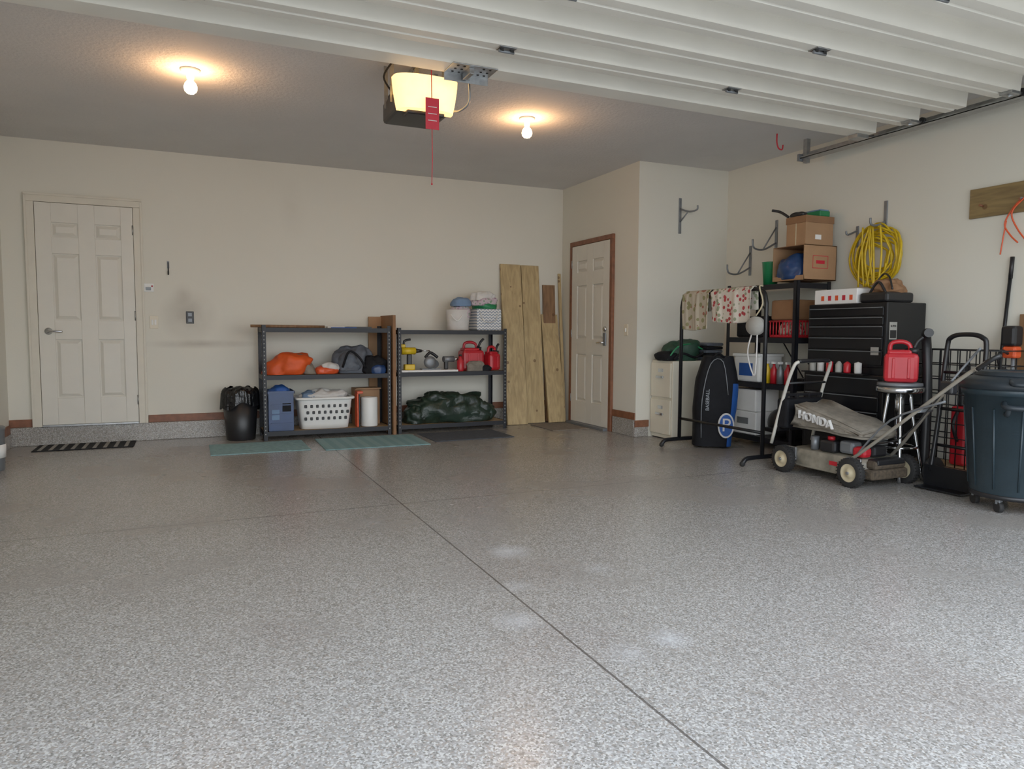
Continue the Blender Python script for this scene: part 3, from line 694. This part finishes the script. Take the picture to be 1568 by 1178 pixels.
o.box((x0+.14,y0-.001,zt+.14),(x0+.24,y0,zt+.17),'redtag').done()
o=B('cardboard_box'); zt=1.8245
o.box((4.84,4.68,zt),(5.16,4.90,zt+.24),'card',.003).box((4.835,4.675,zt+.19),(5.165,4.905,zt+.25),'card2',.002).box((4.95,4.679,zt+.05),(5.02,4.681,zt+.09),'paper').box((4.838,4.785,zt+.0),(4.84,4.795,zt+.19),'tan').done()
o=B('small_equipment_box'); o.box((5.02,4.70,2.0755),(5.14,4.88,2.13),'greenp',.01).box((5.03,4.71,2.13),(5.13,4.87,2.14),'ltblue').tube([(4.86,4.9,2.085),(4.84,4.98,2.14),(4.80,5.04,2.16)],.012,'black',smooth=4).blob((4.90,4.82,2.0755),(.05,.08,.03),'black',.3,9,seed=41).done()
o=B('green_bucket'); o.lathe([(0,0),(.06,0),(.075,.2),(.08,.21),(.07,.21),(.055,.02),(0,.02)],(4.90,5.14,1.5035),'greenp').done()
o=B('red_produce_basket'); o.box((4.83,4.78,1.023),(5.10,5.06,1.05),'red',.01)
for i in range(8): o.cyl((4.83,4.79+i*.037,1.04),(4.83,4.79+i*.037,1.17),.006,'red',n=6).cyl((4.83+i*.037,4.78,1.04),(4.83+i*.037,4.78,1.17),.006,'red',n=6)
o.tube([(4.83,4.78,1.17),(5.1,4.78,1.17),(5.1,5.06,1.17),(4.83,5.06,1.17)],.008,'red',closed=True).blob((4.96,4.92,1.05),(.10,.10,.09),'towel2',.3,9,seed=43).done()
o=B('wicker_box'); o.box((4.83,4.78,1.18),(5.15,5.05,1.36),'card2',.02).done()
o=B('storage_crate'); o.box((4.83,5.12,1.023),(5.15,5.5,1.22),'blackf',.02).done()
o=B('white_plastic_bin'); o.box((4.83,5.18,.603),(5.12,5.52,.86),'white',.02).box((4.82,5.17,.84),(5.13,5.53,.87),'white',.008).box((4.828,5.26,.66),(4.83,5.44,.78),'bluef').done()
o=B('spray_bottles')
for i,(yy,c) in enumerate([(5.12,'yellow'),(5.04,'red'),(4.96,'greym'),(4.87,'red')]):
    o.lathe([(0,0),(.032,0),(.032,.12),(.012,.16),(.012,.18),(0,.18)],(4.88,yy,.603),c).box((4.855,yy-.012,.783),(4.90,yy+.012,.805),'white',.003)
o.done()
o=B('hand_tools'); o.box((4.95,4.76,.603),(5.15,4.84,.66),'black',.01).box((4.95,4.90,.603),(5.12,5.12,.63),'red',.01).done()
o=B('white_storage_boxes'); o.box((4.83,5.20,.103),(5.15,5.55,.32),'paper',.01).box((4.84,5.22,.322),(5.13,5.54,.53),'paper',.01).box((4.826,5.3,.2),(4.83,5.45,.26),'greym').done()
o=B('helmet'); o.ball((4.98,5.02,.24),(.13,.13,.135),'black',16).box((4.83,4.97,.16),(4.9,5.09,.2),'black',.01).blob((4.95,4.83,.103),(.08,.06,.08),'blackf',.2,8,seed=44).done()
for (y,z,ln) in ((5.79,1.93,.2),(5.44,2.14,.3)):
    o=B('wall_bracket_hook')
    o.box((XR-.012,y-.015,z-.28),(XR-.0005,y+.015,z+.02),'greym',.003).tube([(XR-.01,y,z-.2),(XR-.16,y,z-.27),(XR-.28,y,z-.26),(XR-.30,y,z-.18)],.009,'greym',smooth=5).tube([(XR-.01,y,z-.05),(XR-.16,y,z-.26)],.007,'greym').done()

# ---------------------------------------------------------------- right wall
o=B('yellow_extension_cord'); c=Vector((XR-.075,4.27,1.70))
for k in range(14):
    rr=.12+.009*k+random.uniform(-.015,.015); ph=random.uniform(0,6); dx=random.uniform(-.03,.04)
    cz=random.uniform(-.03,.03)-.0; cyy=random.uniform(-.035,.035)
    pts=[]
    for j in range(20):
        a=2*math.pi*j/20; q=rr*(1+.09*math.sin(2*a+ph)+.04*math.sin(5*a+ph)); pts.append(c+Vector((dx+.02*math.sin(3*a+ph),cyy+math.cos(a)*q*1.0,cz+math.sin(a)*q*1.05)))
    o.tube(pts,.008,'hose',n=7,closed=True,smooth=2)
for k in range(7):
    y=-.09+k*.03; o.tube([c+Vector((-.05,y+.05*math.sin(k),.24)),c+Vector((-.06,y-.03*math.cos(k*2),.0)),c+Vector((-.05,y+.06*math.sin(k*3),-.25))],.008,'hose',n=7,smooth=6)
o.done()
o=B('wall_bracket_hook'); y=4.23
o.box((XR-.012,y-.015,1.88),(XR-.0005,y+.015,2.15),'greym',.003).tube([(XR-.01,y,1.98),(XR-.1,y,1.945),(XR-.17,y,1.95),(XR-.18,y,2.0)],.009,'greym',smooth=5).done()
o=B('wall_bracket_hook'); y=4.50
o.box((XR-.012,y-.012,1.80),(XR-.0005,y+.012,1.98),'greym',.003).tube([(XR-.01,y,1.94),(XR-.12,y,1.9),(XR-.14,y,1.93)],.008,'greym',smooth=5).done()
o=B('wall_mounted_board'); o.box((XR-.022,2.55,1.90),(XR-.0005,3.52,2.11),'board',.003)
for i,y in enumerate((3.42,3.15,2.8)): o.cyl((XR-.022,y,1.98),(XR-.06,y,1.985),.008,'brown',n=8)
o.done()
o=B('orange_bungee_cord'); X0=XR-.04
o.tube([(X0,3.14,1.99),(X0,3.20,1.93),(X0,3.25,1.83),(X0,3.21,1.75),(X0-.01,3.15,1.69)],.0055,'orangep',smooth=6).tube([(X0-.01,3.12,1.99),(X0-.01,3.2,1.9),(X0,3.16,1.78),(X0,3.07,1.66)],.0055,'orangep',smooth=6).tube([(X0,3.24,1.85),(X0,3.26,1.7),(X0,3.27,1.62)],.0045,'orangep',smooth=5).cyl((XR-.0005,3.14,1.99),(X0-.02,3.14,1.99),.006,'greym',n=8).done()
o=B('leaning_broom'); o.tube([(5.235,3.20,1.59),(5.215,3.27,.25)],.012,'blackm').tube([(5.235,3.20,1.60),(5.232,3.205,1.45)],.014,'black').box((5.19,3.13,.0),(5.235,3.42,.2),'black',.01).box((5.2,3.14,.2),(5.235,3.4,.26),'black',.01).done()
o=B('scrap_board'); o.box((5.215,2.9,0),(5.235,3.12,1.2),'dwood',.003).done()

o=B('tool_chest')
x0,x1,y0,y1=4.75,5.20,3.80,4.55
o.box((x0+.02,y0,.80),(x1,y1,1.30),'blackm',.008)
o.box((x0+.03,y0+.01,.745),(x1,y1-.01,.80),'blackm')
o.box((x0,y0-.01,.10),(x1,y1+.01,.745),'blackm',.008)
def dr(z0_,z1_,xf_):
    o.box((xf_-.012,y0+.025,z0_),(xf_,y1-.025,z1_),'blackm',.004); o.box((xf_-.024,y0+.03,z1_-.008),(xf_-.012,y1-.03,z1_-.001),'greym',.002)
for a,b_ in ((.82,.93),(.94,1.03),(1.04,1.12)): dr(a,b_,x0+.02)
for a,b_ in ((1.13,1.19),(1.20,1.265)): dr(a,b_,x0+.02)
for a,b_ in ((.13,.34),(.35,.46),(.47,.58),(.59,.72)): dr(a,b_,x0)
o.box((x0+.006,y0+.05,.90),(x0+.0075,y0+.12,.96),'slot')
for x in (x0+.06,x1-.06):
    for y in (y0+.06,y1-.06): o.cyl((x,y-.02,.05),(x,y+.02,.05),.05,'rubber',n=18); o.box((x-.03,y-.03,.085),(x+.03,y+.03,.10),'steel')
o.tube([(x0+.08,y0-.01,.64),(x0+.08,y0-.05,.64),(x1-.08,y0-.05,.64),(x1-.08,y0-.01,.64)],.010,'blackm')
o.box((x0+.05,y0-.002,1.02),(x0+.13,y0,1.15),'slot').text('SUPER',.022,quadM((x0+.09,y0-.003,1.12),(1,0,0),(0,0,1)),'black')
o.box((x0+.057,y0-.003,1.03),(x0+.123,y0-.002,1.09),'black')
o.done()
o=B('parts_box'); o.box((4.80,4.10,1.301),(5.05,4.52,1.42),'paper',.005)
for i in range(5): o.box((4.798,4.14+i*.07,1.33),(4.80,4.17+i*.07,1.37),'redtag' if i%2 else 'orangep')
o.done()
o=B('tool_case'); o.box((4.80,3.83,1.301),(5.1,4.08,1.38),'black',.02).tube([(4.85,3.88,1.37),(4.85,3.95,1.46),(4.85,4.03,1.37)],.01,'black',smooth=5).blob((4.97,3.95,1.375),(.1,.1,.07),'card2',.6,12,seed=50).tube([(4.88,3.85,1.4),(4.9,3.9,1.5),(4.95,4.0,1.52),(4.9,4.05,1.4)],.007,'black',smooth=5).done()
o=B('aerosol_cans')
o.box((4.655,3.9,.745),(4.735,4.5,.755),'blackm',.002)
for i,(yy,c) in enumerate([(4.42,'slot'),(4.34,'clothw'),(4.25,'red'),(4.16,'slot'),(4.08,'red'),(3.98,'clothw')]):
    o.lathe([(0,0),(.025,0),(.027,.01),(.027,.06+.01*(i%3)),(.012,.085),(0,.09)],(4.70,yy,.7555),c)
o.done()

o=B('round_stool'); c=(4.68,3.60)
o.lathe([(0,0),(.15,0),(.16,.012),(.16,.035),(.15,.045),(0,.05)],(c[0],c[1],.64),'chrome').lathe([(0,0),(.15,0),(.148,.02),(0,.025)],(c[0],c[1],.69),'greym')
for k in range(4):
    a=math.pi/4+k*math.pi/2; ca,sa=math.cos(a),math.sin(a)
    o.tube([(c[0]+.07*ca,c[1]+.07*sa,.64),(c[0]+.10*ca,c[1]+.10*sa,.4),(c[0]+.17*ca,c[1]+.17*sa,.01)],.013,'chrome',smooth=4)
o.tube([(c[0]+.13*math.cos(2*math.pi*j/24),c[1]+.13*math.sin(2*math.pi*j/24),.25) for j in range(24)],.009,'chrome',closed=True)
o.cyl((c[0],c[1],.45),(c[0],c[1],.64),.03,'chrome')
o.done()
gascan('gas_can',(4.67,3.59,.716),.22,.17,.29,-.9).done()

o=B('hand_truck'); x=4.72; ys,ye=3.05,3.32
ym=(ys+ye)/2
o.tube([(x-.06,ys,.12),(x,ys,.5),(x+.05,ys,.95),(x+.05,ys+.03,1.04),(x+.05,ym,1.06),(x+.05,ye-.03,1.04),(x+.05,ye,.95),(x,ye,.5),(x-.06,ye,.12)],.016,'blackm',smooth=5,n=10)
for z in (.3,.55,.8): o.tube([(x-.05+z*.1,ys,z),(x-.05+z*.1,ye,z)],.011,'blackm')
o.box((x-.17,ys-.02,.01),(x-.04,ye+.04,.02),'blackm').box((x-.07,ys-.02,.01),(x-.05,ye+.04,.16),'blackm')
for y in (ys-.03,ye+.05): o.lathe([(.0,-.02),(.05,-.02),(.09,-.022),(.1,-.01),(.1,.01),(.09,.022),(.05,.02),(0,.02)],(x+.04,y,.1),'rubber',axis=(0,1,0))
o.done()
o=B('wire_utility_cart'); x0,x1,y0,y1,z0,z1_=4.89,5.17,3.03,3.72,.12,.95
for x in (x0,x1):
    for y in (y0,y1): o.tube([(x,y,.04),(x,y,z1_)],.009,'blackm')
for x in (x0,x1):
    for i in range(9): z=z0+i*(z1_-z0)/8; o.tube([(x,y0,z),(x,y1,z)],.004,'blackm',n=6)
    for i in range(1,10): y=y0+i*(y1-y0)/10; o.tube([(x,y,z0),(x,y,z1_)],.004,'blackm',n=6)
for y in (y0,y1):
    for i in range(9): z=z0+i*(z1_-z0)/8; o.tube([(x0,y,z),(x1,y,z)],.004,'blackm',n=6)
o.box((x0-.01,y0,.07),(x1,y1,.12),'osb',.003)
for x in (x0+.02,x1-.02):
    for y in (y0+.03,y1-.03): o.cyl((x-.012,y,.03),(x+.012,y,.03),.03,'rubber',n=14)
o.done()
o=B('leaf_blower_tube'); o.tube([(4.84,3.50,.02),(4.84,3.50,.6),(4.84,3.52,.95),(4.80,3.5,1.06),(4.76,3.45,1.07)],.032,'black',smooth=6,n=12).done()
o=B('red_hedge_trimmer'); o.box((4.98,3.30,.125),(5.08,3.42,.55),'red',.02).box((4.99,3.34,.55),(5.07,3.38,.85),'black',.01).tube([(4.98,3.36,.3),(4.93,3.36,.42),(4.98,3.36,.52)],.012,'black',smooth=4).done()
o=B('orange_string_trimmer'); o.tube([(5.1,3.08,.125),(5.12,3.09,1.05)],.012,'greym').box((5.06,3.05,.98),(5.16,3.15,1.12),'black',.02).box((5.07,3.05,.90),(5.15,3.14,.98),'orangep',.015).tube([(5.11,3.08,.8),(4.98,3.09,.85),(4.98,3.09,.95),(5.11,3.1,.92)],.01,'black',smooth=4).done()

# ---------------------------------------------------------------- mower
o=B('lawn_mower')
def wheel(c,r,w=.05,s=1):
    ax=(s,0,0)
    o.lathe([(r*.62,-w/2),(r*.9,-w/2),(r,-w*.3),(r,w*.3),(r*.9,w/2),(r*.62,w/2)],c,'rubber',axis=ax,n=36,caps=False)
    o.lathe([(0,-w*.3),(r*.55,-w*.42),(r*.66,-w*.5),(r*.66,w*.5),(r*.58,w*.42),(r*.35,w*.25),(r*.25,w*.52),(0,w*.55)],c,'tan',axis=ax,n=36)
    for k in range(28):
        a=2*math.pi*k/28; p=Vector(c)+Vector((0,math.cos(a)*r,math.sin(a)*r)); o.box((p.x-w*.45,p.y-.0035,p.z-.003),(p.x+w*.45,p.y+.0035,p.z+.003),'rubber',rot=(a,'X'))
    o.cyl((c[0]+s*w*.5,c[1],c[2]),(c[0]+s*w*.7,c[1],c[2]),.012,'steel',n=8)
R_=.102
for c,s_ in (((4.15,4.16,R_),-1),((4.15,3.54,R_),-1),((4.64,3.50,R_),1),((4.64,4.14,R_),1)): wheel(c,R_,.055,s_)
cx2,cy2=4.395,3.83
def deck(u,v):
    a=2*math.pi*u; c,s_=math.cos(a),math.sin(a); e=.55
    prof=[(1,.07),(1.0,.10),(.99,.165),(.93,.19),(.70,.20),(.0001,.205)]
    k=v*(len(prof)-1); i=min(int(k),len(prof)-2); f=k-i
    rr=prof[i][0]*(1-f)+prof[i+1][0]*f; z=prof[i][1]*(1-f)+prof[i+1][1]*f
    return (cx2+math.copysign(abs(c)**e,c)*.205*rr,cy2+math.copysign(abs(s_)**e,s_)*.37*rr,z)
o.grid(deck,60,20,'mowd')
o.tube([deck(i/48,0) for i in range(48)],.008,'mowd',closed=True)
o.box((4.22,3.42,.06),(4.57,3.50,.13),'dirt',.015).box((4.24,3.42,.13),(4.55,3.5,.19),'dirt',.02).box((4.26,3.415,.16),(4.53,3.5,.2),'black',.01)
for y in (3.54,4.15): o.tube([(4.17,y,R_),(4.62,y,R_)],.012,'steel')
for x in (4.20,4.59): o.box((x-.008,3.5,.10),(x+.008,3.62,.2),'steel',.004).box((x-.008,4.08,.10),(x+.008,4.2,.2),'steel',.004)
o.lathe([(.0,0),(.12,0),(.125,.03),(.12,.07),(.10,.10),(.06,.12),(0,.12)],(4.40,3.74,.20),'black')
o.lathe([(.0,0),(.085,0),(.085,.02),(.06,.03),(0,.035)],(4.40,3.74,.31),'black')
o.box((4.23,3.60,.21),(4.33,3.72,.30),'greym',.02).box((4.22,3.50,.20),(4.31,3.60,.275),'red',.025).cyl((4.26,3.81,.29),(4.26,3.81,.315),.026,'red',n=16).box((4.21,3.74,.20),(4.30,3.88,.29),'black',.02)
for i in range(7): o.box((4.43,3.56,.21+i*.016),(4.53,3.62,.217+i*.016),'steel')
o.box((4.32,3.50,.20),(4.46,3.6,.28),'black',.02)
o.cyl((4.25,3.95,.2),(4.25,3.95,.30),.03,'greym')
ell=quadM((4.184,3.72,.135),(0,-1,0),(0,0,1)); o.box((-.035,-.015,0),(.035,.015,.003),'red',.001,X=ell)
# handle
o.tube([(4.19,3.60,.17),(4.16,3.40,.31),(4.13,2.78,.80),(4.12,2.68,.86)],.0115,'mtube',smooth=4)
o.tube([(4.60,3.60,.17),(4.50,3.40,.33),(4.26,2.95,.72),(4.20,2.68,.90)],.0115,'mtube',smooth=4)
o.tube([(4.17,3.52,.22),(4.15,3.25,.50),(4.10,2.85,.66)],.007,'greym',smooth=4)
o.tube([(4.12,2.68,.86),(4.12,2.60,.92),(4.15,2.58,.94),(4.2,2.68,.90)],.013,'black',smooth=4)
o.tube([(4.14,3.05,.58),(4.36,3.12,.57)],.011,'greym')
o.box((4.14,2.84,.70),(4.2,2.92,.78),'black',.012).tube([(4.17,2.88,.76),(4.22,2.8,.9),(4.2,2.72,.98)],.007,'greym',smooth=4)
o.tube([(4.16,2.9,.72),(4.22,3.2,.4),(4.32,3.5,.3)],.005,'rubber',smooth=5)
o.done()
o=B('grass_catcher')
o.tube([(4.17,4.31,.20),(4.18,4.20,.60),(4.18,4.12,.80),(4.21,4.10,.845),(4.30,4.10,.85),(4.47,4.12,.85),(4.56,4.13,.845),(4.59,4.15,.80),(4.59,4.22,.60),(4.60,4.31,.20)],.013,'tubew',smooth=4,n=10)
o.tube([(4.21,4.10,.85),(4.30,4.10,.853),(4.47,4.12,.853),(4.56,4.13,.85)],.016,'black',smooth=3)
o.tube([(4.18,4.17,.68),(4.59,4.19,.68)],.010,'black')
o.tube([(4.18,4.22,.55),(4.59,4.24,.55)],.010,'black')
X=Matrix.Translation((4.2,4.30,.30))@Matrix.Rotation(.25,4,'X')
for i in range(9): o.box((0,-.02,i*.036),(.38,.0,i*.036+.02),'black',.003,X=X)
for i in range(4): o.box((i*.12,-.025,0),(i*.12+.02,.004,.31),'black',.003,X=X)
o.box((4.17,4.16,.33),(4.57,4.27,.56),'blackf',.02)
V=[(4.16,4.14,.35),(4.56,4.14,.35),(4.56,4.10,.56),(4.16,4.08,.54),(4.18,3.48,.335),(4.54,3.48,.34),(4.53,3.50,.40),(4.19,3.50,.385)]
bm=bmesh.new(); vs=[bm.verts.new(v) for v in V]
for f in [(0,1,2,3),(7,6,5,4),(0,4,5,1),(3,2,6,7),(0,3,7,4),(1,5,6,2)]: bm.faces.new([vs[i] for i in f])
bmesh.ops.recalc_face_normals(bm,faces=bm.faces)
bmesh.ops.bevel(bm,geom=list(bm.edges),offset=.022,segments=3,affect='EDGES')
bmesh.ops.subdivide_edges(bm,edges=list(bm.edges),cuts=3,use_grid_fill=True)
bm.normal_update()
for v in bm.verts: v.co+=v.normal*(.03*noise.noise(v.co*9)+.012*noise.noise(v.co*22))
bm.verts.index_update()
o.add([v.co.copy() for v in bm.verts],[[v.index for v in f.verts] for f in bm.faces],'lgreyf',True); bm.free()
T=quadM((4.145,3.86,.435),Vector((0,-.62,-.10)).normalized(),(0,.05,1))
o.text('HONDA',.085,T,'clothw',.012)
o.done()

# ---------------------------------------------------------------- big trash can
o=B('wheeled_trash_can'); cx3,cy3=4.585,2.72
o.lathe([(0,.10),(.225,.10),(.235,.11),(.285,.70),(.30,.70),(.305,.73),(.295,.75),(.28,.75)],(cx3,cy3,0),'can',n=48)
o.lathe([(.0,.835),(.10,.835),(.20,.825),(.27,.80),(.30,.785),(.312,.765),(.312,.735),(.30,.735)],(cx3,cy3,0),'canl',n=48)
o.lathe([(.20,.825),(.21,.84),(.22,.838),(.235,.815)],(cx3,cy3,0),'canl',n=48,caps=False)
for k in range(12):
    a=2*math.pi*k/12+.1; ca,sa=math.cos(a),math.sin(a)
    o.tube([(cx3+.238*ca,cy3+.238*sa,.14),(cx3+.279*ca,cy3+.279*sa,.62)],.006,'can',n=6)
for a0 in (math.radians(215),math.radians(35)):
    ca,sa=math.cos(a0),math.sin(a0); tx,ty=-sa,ca
    p=lambda t,r,z:(cx3+r*ca+t*tx,cy3+r*sa+t*ty,z)
    o.tube([p(-.09,.275,.66),p(-.085,.35,.645),p(0,.365,.64),p(.085,.35,.645),p(.09,.275,.66)],.016,'canl',smooth=4)
    o.tube([p(-.08,.275,.60),p(-.075,.33,.60),p(-.07,.35,.64)],.014,'canl',smooth=4).tube([p(.08,.275,.60),p(.075,.33,.60),p(.07,.35,.64)],.014,'canl',smooth=4)
    o.tube([p(-.06,.26,.79),p(-.05,.33,.775),p(.05,.33,.775),p(.06,.26,.79)],.013,'canl',smooth=4)
o.lathe([(0,.075),(.20,.075),(.235,.08),(.24,.10),(.23,.11),(0,.11)],(cx3,cy3,0),'black',n=40)
for k in range(5):
    a=2*math.pi*k/5+math.radians(190); x,y=cx3+.20*math.cos(a),cy3+.20*math.sin(a)
    o.cyl((x-.012,y+.006,.033),(x+.012,y-.006,.033),.033,'rubber',n=18).box((x-.016,y-.014,.05),(x+.016,y+.014,.08),'greym',.003)
o.done()
o=B('paint_bucket'); o.lathe([(0,0),(.09,0),(.095,.01),(.10,.30),(.105,.31),(.105,.33),(.095,.335),(0,.335)],(-1.395,6.5,0),'greym').lathe([(.102,.1),(.104,.1),(.106,.2),(.104,.2)],(-1.395,6.5,0),'white',caps=False).done()

# ---------------------------------------------------------------- camera
f=1103.4687; yaw,pit,rol,h=.4204,.0720,.0048,1.0581
R=Vector((math.cos(yaw),-math.sin(yaw),0)); Fw=Vector((math.sin(yaw)*math.cos(pit),math.cos(yaw)*math.cos(pit),-math.sin(pit))); U=R.cross(Fw)
R2=R*math.cos(rol)+U*math.sin(rol); U2=U*math.cos(rol)-R*math.sin(rol)
cam=bpy.data.cameras.new('camera'); co=bpy.data.objects.new('camera',cam); COL.objects.link(co)
cam.sensor_width=36; cam.sensor_fit='HORIZONTAL'; cam.lens=36*f/1568; cam.clip_start=.02; cam.clip_end=200
co.matrix_world=Matrix(((R2.x,U2.x,-Fw.x,0),(R2.y,U2.y,-Fw.y,0),(R2.z,U2.z,-Fw.z,h),(0,0,0,1)))
S.camera=co
# ---------------------------------------------------------------- light
wd=bpy.data.worlds.new('world'); S.world=wd; wd.use_nodes=True
nt=wd.node_tree; bg=nt.nodes['Background']
tc=nt.nodes.new('ShaderNodeTexCoord'); sx=nt.nodes.new('ShaderNodeSeparateXYZ'); nt.links.new(tc.outputs['Generated'],sx.inputs[0])
r=nt.nodes.new('ShaderNodeValToRGB'); r.color_ramp.elements[0].position=.0; r.color_ramp.elements[0].color=(.80,.83,.85,1); r.color_ramp.elements[1].position=.7; r.color_ramp.elements[1].color=(.72,.83,1,1)
nt.links.new(sx.outputs[2],r.inputs['Fac']); nt.links.new(r.outputs['Color'],bg.inputs['Color']); bg.inputs['Strength'].default_value=3.5
